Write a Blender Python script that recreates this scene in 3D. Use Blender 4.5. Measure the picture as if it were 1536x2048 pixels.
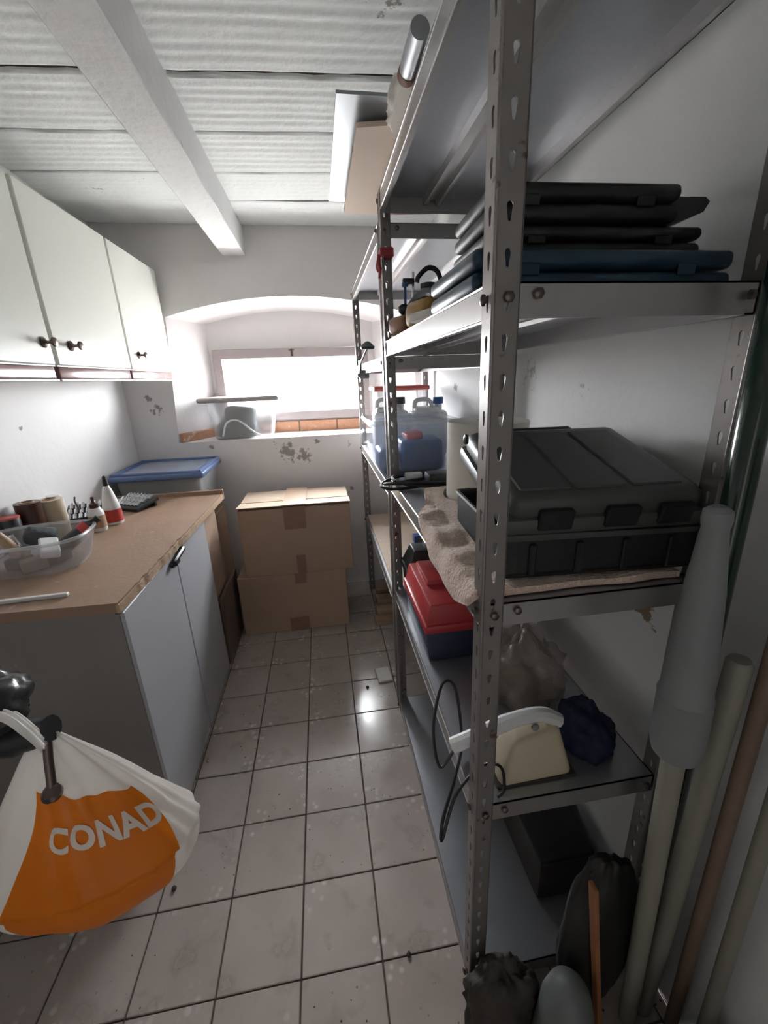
import bpy, bmesh, math, random
from mathutils import Vector, Matrix, noise
# Lengths below are written in floor-tile units (one 20 cm tile = 1); U turns them into metres.
U = 0.2
PI = math.pi
random.seed(7)
sc = bpy.context.scene
for o in list(bpy.data.objects): bpy.data.objects.remove(o)

# ------------------------------------------------------------------ camera
yaw, pit, rol = 0.141, -0.318, 0.035
fwd = Vector((math.sin(yaw)*math.cos(pit), math.cos(yaw)*math.cos(pit), math.sin(pit)))
rgt = Vector((math.cos(yaw), -math.sin(yaw), 0)); dwn = fwd.cross(rgt)
r2 = rgt*math.cos(rol) + dwn*math.sin(rol); d2 = dwn*math.cos(rol) - rgt*math.sin(rol)
cd = bpy.data.cameras.new('camera'); cam = bpy.data.objects.new('camera', cd); sc.collection.objects.link(cam)
cd.sensor_fit = 'HORIZONTAL'; cd.sensor_width = 36; cd.lens = 36*817.2/1536; cd.clip_start = 0.01
M = Matrix((r2, -d2, -fwd)).transposed().to_4x4(); M.translation = Vector((.774, -6.085, 6.891))*U
cam.matrix_world = M; sc.camera = cam

# ------------------------------------------------------------------ world, light, exposure
w = bpy.data.worlds.new('sky'); sc.world = w; w.use_nodes = True
bgn = w.node_tree.nodes['Background']; bgn.inputs[0].default_value = (.93, .97, 1.0, 1); bgn.inputs[1].default_value = 24.0
pl = bpy.data.lights.new('window_portal', 'AREA'); pl.shape = 'RECTANGLE'; pl.size = 4.9*U; pl.size_y = 2.1*U
pl.cycles.is_portal = True
po = bpy.data.objects.new('window_portal', pl); sc.collection.objects.link(po)
po.location = (0, 8.6*U, 6.76*U); po.rotation_euler = (-PI/2, 0, 0)
# daylight of the room behind the photographer, through the doorway in the near wall
dl = bpy.data.lights.new('doorway_light', 'AREA'); dl.shape = 'RECTANGLE'; dl.size = 3.6*U; dl.size_y = 8.5*U
dl.energy = .85; dl.color = (1.0, .97, .92)
do = bpy.data.objects.new('doorway_light', dl); sc.collection.objects.link(do)
do.location = (0.2*U, -12.5*U, 5.0*U); do.rotation_euler = (PI/2, 0, 0)
vs = sc.view_settings; vs.view_transform = 'Standard'; vs.look = 'None'; vs.gamma = 1; vs.use_curve_mapping = False; vs.exposure = 1.4

cy = sc.cycles; cy.max_bounces = 7; cy.diffuse_bounces = 4; cy.glossy_bounces = 3; cy.transmission_bounces = 4; cy.transparent_max_bounces = 10

# ------------------------------------------------------------------ materials
MT = {}
def nt(name):
    m = bpy.data.materials.new(name); m.use_nodes = True; t = m.node_tree
    return m, t, t.nodes['Principled BSDF']
def mat(name, col, rough=.5, metal=0, var=.12, scale=18, bump=.0, bscale=60, spots=None, spotcol=None, spotscale=30, trans=0, coat=0, sheen=0):
    """procedural paint / plastic / metal: noise tint, optional specks, optional relief"""
    m, t, b = nt(name); N, L = t.nodes, t.links
    g = N.new('ShaderNodeNewGeometry')
    n1 = N.new('ShaderNodeTexNoise'); n1.inputs['Scale'].default_value = scale; n1.inputs['Detail'].default_value = 6
    L.new(g.outputs['Position'], n1.inputs['Vector'])
    mx = N.new('ShaderNodeMix'); mx.data_type = 'RGBA'
    c = Vector(col); a = c*(1-var); d = c*(1+var)
    mx.inputs['A'].default_value = (*a, 1); mx.inputs['B'].default_value = (*[min(1, v) for v in d], 1)
    L.new(n1.outputs['Fac'], mx.inputs['Factor']); out = mx.outputs['Result']
    if spots is not None:
        n2 = N.new('ShaderNodeTexNoise'); n2.inputs['Scale'].default_value = spotscale; n2.inputs['Detail'].default_value = 5
        L.new(g.outputs['Position'], n2.inputs['Vector'])
        r = N.new('ShaderNodeValToRGB'); r.color_ramp.elements[0].position = spots; r.color_ramp.elements[1].position = min(1, spots+.05)
        L.new(n2.outputs['Fac'], r.inputs['Fac'])
        m2 = N.new('ShaderNodeMix'); m2.data_type = 'RGBA'; L.new(r.outputs['Color'], m2.inputs['Factor'])
        L.new(out, m2.inputs['A']); m2.inputs['B'].default_value = (*spotcol, 1); out = m2.outputs['Result']
    L.new(out, b.inputs['Base Color']); b.inputs['Roughness'].default_value = rough; b.inputs['Metallic'].default_value = metal
    if trans: b.inputs['Transmission Weight'].default_value = trans
    if coat: b.inputs['Coat Weight'].default_value = coat
    if sheen: b.inputs['Sheen Weight'].default_value = sheen
    if bump:
        n3 = N.new('ShaderNodeTexNoise'); n3.inputs['Scale'].default_value = bscale; n3.inputs['Detail'].default_value = 5
        L.new(g.outputs['Position'], n3.inputs['Vector'])
        bp = N.new('ShaderNodeBump'); bp.inputs['Strength'].default_value = bump; bp.inputs['Distance'].default_value = .01
        L.new(n3.outputs['Fac'], bp.inputs['Height']); L.new(bp.outputs['Normal'], b.inputs['Normal'])
    MT[name] = m; return m
def clear(name, col, alpha, rough=.25, var=.1):
    """milky see-through plastic: part transparent, part cloudy"""
    m, t, b = nt(name); N, L = t.nodes, t.links
    b.inputs['Base Color'].default_value = (*col, 1); b.inputs['Roughness'].default_value = rough
    tr = N.new('ShaderNodeBsdfTransparent'); tr.inputs[0].default_value = (.97, .98, 1, 1)
    ms = N.new('ShaderNodeMixShader')
    g = N.new('ShaderNodeNewGeometry'); n1 = N.new('ShaderNodeTexNoise'); n1.inputs['Scale'].default_value = 9
    L.new(g.outputs['Position'], n1.inputs['Vector'])
    mr = N.new('ShaderNodeMapRange'); mr.inputs['To Min'].default_value = alpha-var; mr.inputs['To Max'].default_value = alpha+var
    L.new(n1.outputs['Fac'], mr.inputs['Value']); L.new(mr.outputs['Result'], ms.inputs[0])
    L.new(tr.outputs[0], ms.inputs[1]); L.new(b.outputs[0], ms.inputs[2])
    L.new(ms.outputs[0], t.nodes['Material Output'].inputs['Surface']); MT[name] = m; return m
def plaster(name, col, blobs=(), bump=.16, var=.05):
    """painted plaster; blobs = (centre, radius, threshold) where the paint has flaked to grey"""
    m, t, b = nt(name); N, L = t.nodes, t.links
    g = N.new('ShaderNodeNewGeometry')
    n1 = N.new('ShaderNodeTexNoise'); n1.inputs['Scale'].default_value = 5; n1.inputs['Detail'].default_value = 8
    L.new(g.outputs['Position'], n1.inputs['Vector'])
    mx = N.new('ShaderNodeMix'); mx.data_type = 'RGBA'; c = Vector(col)
    mx.inputs['A'].default_value = (*(c*(1-var)), 1); mx.inputs['B'].default_value = (*(c*(1+var*.4)), 1)
    L.new(n1.outputs['Fac'], mx.inputs['Factor']); out = mx.outputs['Result']
    n2 = N.new('ShaderNodeTexNoise'); n2.inputs['Scale'].default_value = 30; n2.inputs['Detail'].default_value = 6; n2.inputs['Roughness'].default_value = .65
    L.new(g.outputs['Position'], n2.inputs['Vector'])
    hgt = None
    for (ctr, rad, th, bc) in blobs:
        vm = N.new('ShaderNodeVectorMath'); vm.operation = 'DISTANCE'; L.new(g.outputs['Position'], vm.inputs[0]); vm.inputs[1].default_value = [v*U for v in ctr]
        mr = N.new('ShaderNodeMapRange'); mr.inputs['From Min'].default_value = 0; mr.inputs['From Max'].default_value = rad*U
        mr.inputs['To Min'].default_value = .30; mr.inputs['To Max'].default_value = -.15
        L.new(vm.outputs['Value'], mr.inputs['Value'])
        ad = N.new('ShaderNodeMath'); ad.operation = 'ADD'; L.new(mr.outputs['Result'], ad.inputs[0]); L.new(n2.outputs['Fac'], ad.inputs[1])
        r = N.new('ShaderNodeMapRange'); r.inputs['From Min'].default_value = th; r.inputs['From Max'].default_value = th+.05; L.new(ad.outputs[0], r.inputs['Value'])
        m2 = N.new('ShaderNodeMix'); m2.data_type = 'RGBA'; L.new(r.outputs['Result'], m2.inputs['Factor']); L.new(out, m2.inputs['A'])
        m2.inputs['B'].default_value = (*bc, 1); out = m2.outputs['Result']
    L.new(out, b.inputs['Base Color']); b.inputs['Roughness'].default_value = .85
    n3 = N.new('ShaderNodeTexNoise'); n3.inputs['Scale'].default_value = 40; n3.inputs['Detail'].default_value = 6
    L.new(g.outputs['Position'], n3.inputs['Vector'])
    bp = N.new('ShaderNodeBump'); bp.inputs['Strength'].default_value = bump; bp.inputs['Distance'].default_value = .006
    L.new(n3.outputs['Fac'], bp.inputs['Height']); L.new(bp.outputs['Normal'], b.inputs['Normal'])
    MT[name] = m; return m
GR = (.33, .30, .29)
plaster('wall', (.80, .79, .78), [((3.6, 6.9, 6.5), .9, .74, GR), ((4.15, 4.2, 6.6), .5, .72, GR), ((4.15, .4, 6.9), .6, .73, (.5, .48, .46)), ((4.15, -1.0, 6.7), .5, .74, (.55, .53, .5)),
    ((4.15, -2.6, 4.35), .35, .62, (.30, .22, .14)), ((-4.72, 5.2, 6.6), .2, .72, GR), ((-4.72, 2.5, 6.2), .25, .75, GR)])
plaster('wall_far', (.80, .77, .76), [((-.35, 7, 4.80), .8, .66, GR), ((.15, 7, 4.62), .65, .66, GR), ((-3.95, 7, 6.2), .42, .68, GR), ((-4.1, 7, 6.5), .4, .70, GR), ((.6, 7, 5.05), .4, .74, GR), ((1.6, 7, 4.9), .4, .74, GR), ((-2.6, 7, 5.0), .35, .73, GR), ((1.6, 7, 3.5), .3, .74, GR)])
plaster('ceiling_paint', (.82, .84, .82), [((.2, -.25, 10.85), .5, .74, (.4, .37, .33)), ((1.9, -.2, 10.85), .7, .70, (.35, .32, .29)), ((-3.5, 5.0, 10.85), .5, .77, GR), ((-2.5, 4.4, 10.85), .5, .79, GR)], bump=.5)
plaster('beam_paint', (.80, .80, .79), [((-1.0, 1.5, 10.3), .5, .78, GR)], bump=.6)
mat('crack', (.085, .055, .038), .95, var=.5, scale=14)
mat('terracotta', (.50, .27, .17), .9, var=.22, scale=25, bump=.5, spots=.62, spotcol=(.6, .5, .42), spotscale=20)
mat('grout', (.10, .085, .075), .95, var=.3)
mat('frame_paint', (.38, .33, .325), .55, var=.1, scale=12)
mat('cab_white', (.80, .81, .75), .38, var=.02, scale=4)
mat('cab_inner', (.55, .52, .47), .6)
mat('cab_grey', (.52, .53, .56), .42, var=.04, scale=5)
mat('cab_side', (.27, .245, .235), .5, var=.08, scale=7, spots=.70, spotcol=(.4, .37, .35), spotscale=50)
mat('cab_edge', (.28, .25, .25), .5)
mat('bronze', (.16, .12, .11), .35, .9)
mat('pelmet', (.23, .13, .12), .22, .1, var=.25, scale=9)
mat('trim_white', (.75, .75, .73), .4)
mat('worktop', (.36, .235, .16), .5, var=.16, scale=7, bump=.12, bscale=80, spots=.70, spotcol=(.45, .33, .25), spotscale=22)
mat('wood_edge', (.50, .35, .23), .7, var=.25, scale=30, bump=.3)
mat('cardboard', (.47, .325, .235), .85, var=.06, scale=10)
mat('cardboard_pale', (.66, .52, .40), .85, var=.05, scale=10)
mat('tape', (.30, .175, .115), .32, var=.1, scale=20)
mat('tape_pale', (.52, .36, .25), .35, var=.1, scale=20)
mat('dark_board', (.17, .12, .095), .6, var=.2, scale=16)
mat('galv', (.40, .41, .44), .36, .75, var=.10, scale=9, bump=.04)
mat('galv_lip', (.43, .415, .41), .34, .65, var=.08, scale=12)
mat('post_metal', (.28, .255, .245), .42, .55, var=.16, scale=14, spots=.66, spotcol=(.15, .09, .07), spotscale=35)
mat('bolt', (.18, .15, .14), .4, .9)
mat('chip_board', (.47, .37, .29), .75, var=.1, scale=20)
mat('black_plastic', (.025, .027, .028), .42, var=.2, scale=30, bump=.05, bscale=120)
mat('black_case', (.012, .013, .0135), .5, var=.2, scale=30, bump=.1, bscale=150)
mat('grey_case', (.085, .088, .084), .45, var=.1, scale=30, bump=.06, bscale=150)
mat('navy_case', (.018, .05, .085), .38, var=.2, scale=16)
mat('red_plastic', (.50, .045, .05), .36, var=.1, scale=12)
mat('toolbox_blue', (.035, .045, .085), .45, var=.15, scale=12)
mat('towel', (.82, .60, .49), .95, var=.12, scale=40, bump=1.0, bscale=140, sheen=.5)
mat('paper_white', (.80, .76, .69), .85, var=.04)
mat('white_plastic', (.78, .78, .78), .4, var=.04)
mat('cream_plastic', (.62, .53, .38), .42, var=.07, scale=14)
mat('blue_lid', (.11, .17, .33), .35, var=.07)
mat('blue_plastic', (.03, .09, .27), .4, var=.15)
mat('navy_cloth', (.006, .012, .045), .7, var=.3)
mat('grey_cloth', (.10, .105, .11), .9, var=.4, scale=30, bump=.4)
mat('red_lid', (.45, .09, .07), .4)
mat('black_rubber', (.012, .012, .012), .45)
mat('chrome', (.65, .66, .68), .18, 1.0, var=.05)
mat('orange_print', (.83, .24, .012), .33, var=.12, scale=10, bump=.3, bscale=22)
mat('bag_white', (.92, .89, .85), .35, var=.05, scale=10, bump=.35, bscale=22)
def thin(name, amt):
    m = MT[name]; t = m.node_tree; N, L = t.nodes, t.links; b = N['Principled BSDF']
    src = b.inputs['Base Color'].links[0].from_socket
    tl = N.new('ShaderNodeBsdfTranslucent'); L.new(src, tl.inputs[0]); mx = N.new('ShaderNodeMixShader'); mx.inputs[0].default_value = amt
    L.new(b.outputs[0], mx.inputs[1]); L.new(tl.outputs[0], mx.inputs[2]); L.new(mx.outputs[0], N['Material Output'].inputs['Surface'])
thin('bag_white', .5); thin('orange_print', .4)
mat('letter_white', (.93, .80, .70), .4)
mat('black_bag', (.03, .033, .032), .22, var=.3, bump=.15, bscale=30)
mat('pallet_wood', (.42, .29, .19), .8, var=.25, scale=18, bump=.3)
mat('pale_pole', (.30, .285, .235), .5, var=.12, scale=10)
mat('grey_sleeve', (.24, .245, .25), .5, var=.06, scale=10)
mat('green_dark', (.012, .035, .022), .16, var=.4, scale=14, coat=.4)
mat('brown_wood', (.25, .17, .12), .6, var=.25, scale=12)
mat('orange_wood', (.36, .15, .055), .6, var=.2, scale=16)
mat('brown_roll', (.06, .022, .014), .3, var=.1)
mat('beige_roll', (.58, .50, .36), .5, var=.05)
mat('tool_dark', (.05, .055, .06), .4, .3)
mat('tool_yellow', (.34, .18, .035), .45, var=.2)
mat('tool_brown', (.30, .14, .07), .5, var=.2)
mat('red_ribbon', (.33, .03, .04), .6)
mat('label_tan', (.42, .28, .17), .6, var=.3, scale=60)
mat('label_red', (.50, .05, .04), .5)
mat('sheet_grey', (.40, .43, .45), .35, .4, var=.12, scale=4)
mat('ply_pale', (.88, .72, .58), .75, var=.06, scale=6)
mat('rusty', (.22, .10, .06), .7, var=.3)
mat('boot_dark', (.02, .019, .018), .5, var=.3)
mat('dark_brown', (.045, .037, .032), .7, var=.3)
mat('bucket_grey', (.16, .17, .17), .5)
mat('debris_white', (.6, .58, .55), .8)
clear('clear_plastic', (.78, .84, .92), .17, .18, .07)
clear('frosted', (.82, .82, .82), .32, .3, .05)
clear('bag_clear', (.50, .41, .34), .40, .3, .2)
clear('tray_clear', (.72, .68, .66), .26, .2, .08)
mat('lid_grey', (.40, .37, .37), .5)
m, t, b = nt('window_glass')       # thin pane: mostly see-through, a faint mirror
tr = t.nodes.new('ShaderNodeBsdfTransparent'); gl = t.nodes.new('ShaderNodeBsdfGlossy'); gl.inputs['Roughness'].default_value = .02
ms = t.nodes.new('ShaderNodeMixShader'); ms.inputs[0].default_value = .05
t.links.new(tr.outputs[0], ms.inputs[1]); t.links.new(gl.outputs[0], ms.inputs[2]); t.links.new(ms.outputs[0], t.nodes['Material Output'].inputs['Surface']); MT['window_glass'] = m
def tile_material():
    m, t, b = nt('floor_tile'); N, L = t.nodes, t.links
    def math_(op, a, c=None):
        n = N.new('ShaderNodeMath'); n.operation = op
        for i, v in enumerate((a, c)):
            if v is None: continue
            if isinstance(v, (int, float)): n.inputs[i].default_value = v
            else: L.new(v, n.inputs[i])
        return n.outputs[0]
    def mixc(f, a, c):
        n = N.new('ShaderNodeMix'); n.data_type = 'RGBA'; L.new(f, n.inputs['Factor'])
        if isinstance(a, tuple): n.inputs['A'].default_value = (*a, 1)
        else: L.new(a, n.inputs['A'])
        n.inputs['B'].default_value = (*c, 1); return n.outputs['Result']
    def ramp(v, lo, hi, tmin=0., tmax=1.):
        n = N.new('ShaderNodeMapRange'); n.inputs['From Min'].default_value = lo; n.inputs['From Max'].default_value = hi
        n.inputs['To Min'].default_value = tmin; n.inputs['To Max'].default_value = tmax; L.new(v, n.inputs['Value']); return n.outputs['Result']
    tc = N.new('ShaderNodeTexCoord'); g = N.new('ShaderNodeNewGeometry'); oi = N.new('ShaderNodeObjectInfo')
    sp = N.new('ShaderNodeSeparateXYZ'); L.new(tc.outputs['Object'], sp.inputs[0])
    h = .1
    dx = math_('SUBTRACT', h, math_('ABSOLUTE', sp.outputs[0])); dy = math_('SUBTRACT', h, math_('ABSOLUTE', sp.outputs[1]))
    dist = math_('SQRT', math_('ADD', math_('MULTIPLY', dx, dx), math_('MULTIPLY', dy, dy)))
    n1 = N.new('ShaderNodeTexNoise'); n1.inputs['Scale'].default_value = 7; n1.inputs['Detail'].default_value = 7; L.new(g.outputs['Position'], n1.inputs['Vector'])
    base = N.new('ShaderNodeMix'); base.data_type = 'RGBA'; L.new(n1.outputs['Fac'], base.inputs['Factor'])
    base.inputs['A'].default_value = (.36, .30, .27, 1); base.inputs['B'].default_value = (.49, .425, .39, 1); col = base.outputs['Result']
    rnd = N.new('ShaderNodeHueSaturation'); L.new(ramp(oi.outputs['Random'], 0, 1, .92, 1.05), rnd.inputs['Value']); L.new(col, rnd.inputs['Color']); col = rnd.outputs['Color']
    # printed sprays of pale petals at some of the tile corners
    vo = N.new('ShaderNodeTexVoronoi'); vo.inputs['Scale'].default_value = 40; vo.inputs['Randomness'].default_value = .8; L.new(g.outputs['Position'], vo.inputs['Vector'])
    nm = N.new('ShaderNodeTexNoise'); nm.inputs['Scale'].default_value = 4.3; L.new(g.outputs['Position'], nm.inputs['Vector'])
    petal = math_('MULTIPLY', ramp(vo.outputs['Distance'], .40, .22), math_('MULTIPLY', ramp(dist, .085, .045), ramp(nm.outputs['Fac'], .48, .54)))
    col = mixc(math_('MULTIPLY', petal, .8), col, (.66, .63, .60))
    # dark smudges and grit specks
    n4 = N.new('ShaderNodeTexNoise'); n4.inputs['Scale'].default_value = 11; n4.inputs['Detail'].default_value = 8; L.new(g.outputs['Position'], n4.inputs['Vector'])
    col = mixc(math_('MULTIPLY', ramp(n4.outputs['Fac'], .56, .72), .45), col, (.16, .135, .115))
    vs_ = N.new('ShaderNodeTexVoronoi'); vs_.inputs['Scale'].default_value = 38; L.new(g.outputs['Position'], vs_.inputs['Vector'])
    n5 = N.new('ShaderNodeTexNoise'); n5.inputs['Scale'].default_value = 3.1; L.new(g.outputs['Position'], n5.inputs['Vector'])
    col = mixc(math_('MULTIPLY', ramp(vs_.outputs['Distance'], .11, .06), ramp(n5.outputs['Fac'], .47, .56)), col, (.03, .025, .02))
    L.new(col, b.inputs['Base Color'])
    L.new(ramp(n4.outputs['Fac'], .3, .75, .11, .32), b.inputs['Roughness']); b.inputs['Specular IOR Level'].default_value = .75
    bp = N.new('ShaderNodeBump'); bp.inputs['Strength'].default_value = .05; bp.inputs['Distance'].default_value = .003; L.new(n1.outputs['Fac'], bp.inputs['Height']); L.new(bp.outputs['Normal'], b.inputs['Normal'])
    MT['floor_tile'] = m
tile_material()

# ------------------------------------------------------------------ mesh helpers (all in tile units)
class MB:
    def __init__(s): s.bm = bmesh.new()
    def _add(s, vs, fs, T=None):
        V = [s.bm.verts.new((T @ Vector(v)) if T else v) for v in vs]
        for f in fs:
            try: s.bm.faces.new([V[i] for i in f])
            except ValueError: pass
        return s
    def box(s, x0, x1, y0, y1, z0, z1, T=None):
        return s._add([(x0,y0,z0),(x1,y0,z0),(x1,y1,z0),(x0,y1,z0),(x0,y0,z1),(x1,y0,z1),(x1,y1,z1),(x0,y1,z1)],
                      [(3,2,1,0),(4,5,6,7),(0,1,5,4),(1,2,6,5),(2,3,7,6),(3,0,4,7)], T)
    def rbox(s, x0, x1, y0, y1, z0, z1, r=.05, seg=2, T=None, taper=0.0):
        b = bmesh.new(); bmesh.ops.create_cube(b, size=1)
        for v in b.verts:
            k = 1 - taper*(0.5 - v.co.z)
            v.co = Vector(((x0+x1)/2 + v.co.x*(x1-x0)*k, (y0+y1)/2 + v.co.y*(y1-y0)*k, (z0+z1)/2 + v.co.z*(z1-z0)))
        bmesh.ops.bevel(b, geom=b.edges[:], offset=r, segments=seg, profile=.5, affect='EDGES', clamp_overlap=True)
        return s.merge(b, T)
    def merge(s, b, T=None):
        b.verts.index_update()
        vs = [v.co.copy() for v in b.verts]; fs = [[v.index for v in f.verts] for f in b.faces]; b.free()
        return s._add(vs, fs, T)
    def lathe(s, prof, n=20, T=None, capb=True, capt=True, ry=1.0):
        vs = []; fs = []
        for r, z in prof:
            for i in range(n): a = 2*PI*i/n; vs.append((r*math.cos(a), r*ry*math.sin(a), z))
        for k in range(len(prof)-1):
            for i in range(n): j = (i+1) % n; fs.append((k*n+i, k*n+j, (k+1)*n+j, (k+1)*n+i))
        if capb: fs.append(tuple(reversed(range(n))))
        if capt: fs.append(tuple((len(prof)-1)*n+i for i in range(n)))
        return s._add(vs, fs, T)
    def tube(s, pts, r, n=8, closed=False):
        pts = [Vector(p) for p in pts]; vs = []; fs = []; m = len(pts); rr = r if isinstance(r, (list, tuple)) else [r]*m
        up = Vector((0,0,1)); prev = None
        for k, p in enumerate(pts):
            d = (pts[(k+1) % m]-pts[k-1]) if (closed or 0 < k < m-1) else (pts[1]-pts[0] if k == 0 else pts[-1]-pts[-2])
            d.normalize()
            if prev is None: a = d.orthogonal().normalized()
            else: a = (prev - d*prev.dot(d)).normalized()
            prev = a; b = d.cross(a)
            for i in range(n): t = 2*PI*i/n; vs.append(p + (a*math.cos(t)+b*math.sin(t))*rr[k])
        for k in range(m if closed else m-1):
            for i in range(n): j = (i+1) % n; k2 = (k+1) % m; fs.append((k*n+i, k*n+j, k2*n+j, k2*n+i))
        if not closed: fs.append(tuple(reversed(range(n)))); fs.append(tuple((m-1)*n+i for i in range(n)))
        return s._add(vs, fs)
    def prism(s, poly, z0, z1, T=None):
        n = len(poly)
        vs = [(x,y,z0) for x,y in poly]+[(x,y,z1) for x,y in poly]
        fs = [tuple(reversed(range(n))), tuple(n+i for i in range(n))]+[(i,(i+1)%n,n+(i+1)%n,n+i) for i in range(n)]
        return s._add(vs, fs, T)
    def grid(s, f, nu, nv, closed_u=False):
        vs = [f(i/(nu if closed_u else nu-1), j/(nv-1)) for j in range(nv) for i in range(nu)]
        fs = []
        for j in range(nv-1):
            for i in range(nu if closed_u else nu-1):
                i2 = (i+1) % nu; fs.append((j*nu+i, j*nu+i2, (j+1)*nu+i2, (j+1)*nu+i))
        return s._add(vs, fs)
    def mesh(s, name, smooth=None):
        bmesh.ops.recalc_face_normals(s.bm, faces=s.bm.faces[:])
        for v in s.bm.verts: v.co *= U
        me = bpy.data.meshes.new(name); s.bm.to_mesh(me); s.bm.free()
        if smooth is not None:
            for p in me.polygons: p.use_smooth = True
            try: me.set_sharp_from_angle(angle=math.radians(smooth))
            except Exception: pass
        return me
col = sc.collection
def mo(name, me, m, parent=None, loc=(0,0,0), rot=(0,0,0)):
    o = bpy.data.objects.new(name, me); col.objects.link(o)
    if m and not me.materials: me.materials.append(MT[m])
    o.parent = parent; o.location = Vector(loc)*U; o.rotation_euler = rot
    return o
def part(name, mb, m, parent=None, loc=(0,0,0), rot=(0,0,0), smooth=35): return mo(name, mb.mesh(name, smooth), m, parent, loc, rot)
def tag(o, label, cat, group=None):
    o['label'] = label; o['category'] = cat
    if group: o['group'] = group
    return o
def thing(name, label, cat, loc=(0,0,0), rz=0, group=None):
    o = bpy.data.objects.new(name, None); col.objects.link(o); o.location = Vector(loc)*U; o.rotation_euler = (0,0,rz); o.empty_display_size = .03
    return tag(o, label, cat, group)
def single(name, mb, m, label, cat, loc=(0,0,0), rot=(0,0,0), group=None, smooth=35): return tag(part(name, mb, m, None, loc, rot, smooth), label, cat, group)
def struct(o): o['kind'] = 'structure'; return o
RX = lambda a: Matrix.Rotation(a, 4, 'X'); RY = lambda a: Matrix.Rotation(a, 4, 'Y'); RZ = lambda a: Matrix.Rotation(a, 4, 'Z')
TR = lambda x, y, z: Matrix.Translation((x, y, z))
def bez(pts, n=10):
    """Catmull-Rom through points"""
    P = [Vector(p) for p in pts]; P = [2*P[0]-P[1]]+P+[2*P[-1]-P[-2]]; out = []
    for k in range(1, len(P)-2):
        for i in range(n):
            t = i/n; a, b, c, d = P[k-1], P[k], P[k+1], P[k+2]
            out.append(.5*((2*b)+(c-a)*t+(2*a-5*b+4*c-d)*t*t+(3*b-a-3*c+d)*t**3))
    return out+[P[-2]]

# ================================================================== THE ROOM
XL, XR, YF, YB, ZC = -4.72, 4.15, 7.0, -8.6, 10.85
floor = struct(part('floor', MB().box(XL-.5, XR+.5, YB-.5, YF+1.7, -.6, -.03), 'grout'))
cache = {}
for ix in range(-5, 5):
    for iy in range(-9, 7):
        x0, x1 = max(ix, XL), min(ix+1, XR); y0, y1 = max(iy, YB), min(iy+1, YF)
        if x1-x0 < .05 or y1-y0 < .05: continue
        cx, cy = ix+.5, iy+.5; k = (round(x0-cx, 3), round(x1-cx, 3), round(y0-cy, 3), round(y1-cy, 3))
        if k not in cache:
            g = .010; cache[k] = MB().rbox(k[0]+g, k[1]-g, k[2]+g, k[3]-g, -.08, 0, .008, 1).mesh('tile')
        mo('tile', cache[k], 'floor_tile', floor, (cx, cy, random.uniform(-.003, .003)))
# ceiling: rows of ribbed hollow blocks carried by a beam
ceil = struct(part('ceiling', MB().box(XL-.5, XR+.5, YB-.5, YF+1.7, ZC+.05, ZC+.7), 'crack'))
rows = [7.0, 5.44, 4.08, 2.68, 1.28, -.12, -1.52, -2.92, -4.32, -5.72, -7.12, -8.6]
jg = {7.0: .004, 5.44: .014, 4.08: .02, 2.68: .026, 1.28: .045, -.12: .03}
def block(x0, x1, y0, y1, seed, skew):
    rnd = random.Random(seed); n = 7; g1 = jg.get(round(y1, 2), .016); g0 = jg.get(round(y0, 2), .016); amp = rnd.uniform(.012, .017) if y1 < 5 else .004
    prof = []
    for i in range(n*6+1):
        t = i/(n*6); y = y0+g0 + (y1-y0-g0-g1)*t
        z = amp*(.5-.5*math.cos(2*PI*t*n)) * (1 if (int(t*n) % 3) else .45)
        if t in (0., 1.): z += .02
        prof.append((y, z))
    nx = 24
    def f(u, v):
        y, z = prof[min(len(prof)-1, int(round(v*(len(prof)-1))))]; x = x0+(x1-x0)*u
        e = 0
        if v < .001 or v > .999: e = .034*noise.noise((x*2.3, y*3, seed)) + .022*noise.noise((x*7, y, seed))
        return (x, y+e-skew*(x+1)*.055, ZC+z+.012*noise.noise((x*.7, y*.9, 3)))
    mb = MB(); mb.grid(f, nx, len(prof))
    # sides up into the joint, so that the block has depth
    def f2(u, v, yy, k):
        p = f(u, k); return (p[0], p[1], p[2]+v*.06)
    mb.grid(lambda u, v: f2(u, v, y0, 0.), nx, 2); mb.grid(lambda u, v: f2(u, v, y1, 1.), nx, 2)
    return mb
for k in range(len(rows)-1):
    sk = 0 if k == 0 else 1
    for side, (a, b_) in enumerate(((XL, -1.46), (-.95, XR))):
        part('ceiling_block', block(a, b_, rows[k+1], rows[k], k*7+side*3, sk if k < 6 else 1), 'ceiling_paint', ceil, smooth=50)
bm_ = MB()
def beamf(u, v):
    y = YB+(YF-YB)*v; pr = [(-1.52, 10.98), (-1.52, 10.17), (-1.50, 10.15), (-.94, 10.15), (-.92, 10.17), (-.92, 10.98)]
    x, z = pr[int(round(u*5))]; return (x+.012*noise.noise((y*.9, u*5, 1)), y, z+.012*noise.noise((y*1.1, u*3, 5)))
bm_.grid(beamf, 6, 60); part('beam', bm_, 'beam_paint', ceil)
# side and near walls
struct(part('wall_left', MB().box(XL-.6, XL, YB, YF+1.7, 0, ZC+.12), 'wall'))
struct(part('wall_right', MB().box(XR, XR+.6, YB, YF+1.7, 0, ZC+.12), 'wall'))
nw = MB(); nw.box(XL, -1.7, YB-.6, YB, 0, ZC+.12).box(2.1, XR, YB-.6, YB, 0, ZC+.12).box(-1.7, 2.1, YB-.6, YB, 9.2, ZC+.12)
struct(part('wall_near', nw, 'wall'))
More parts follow.
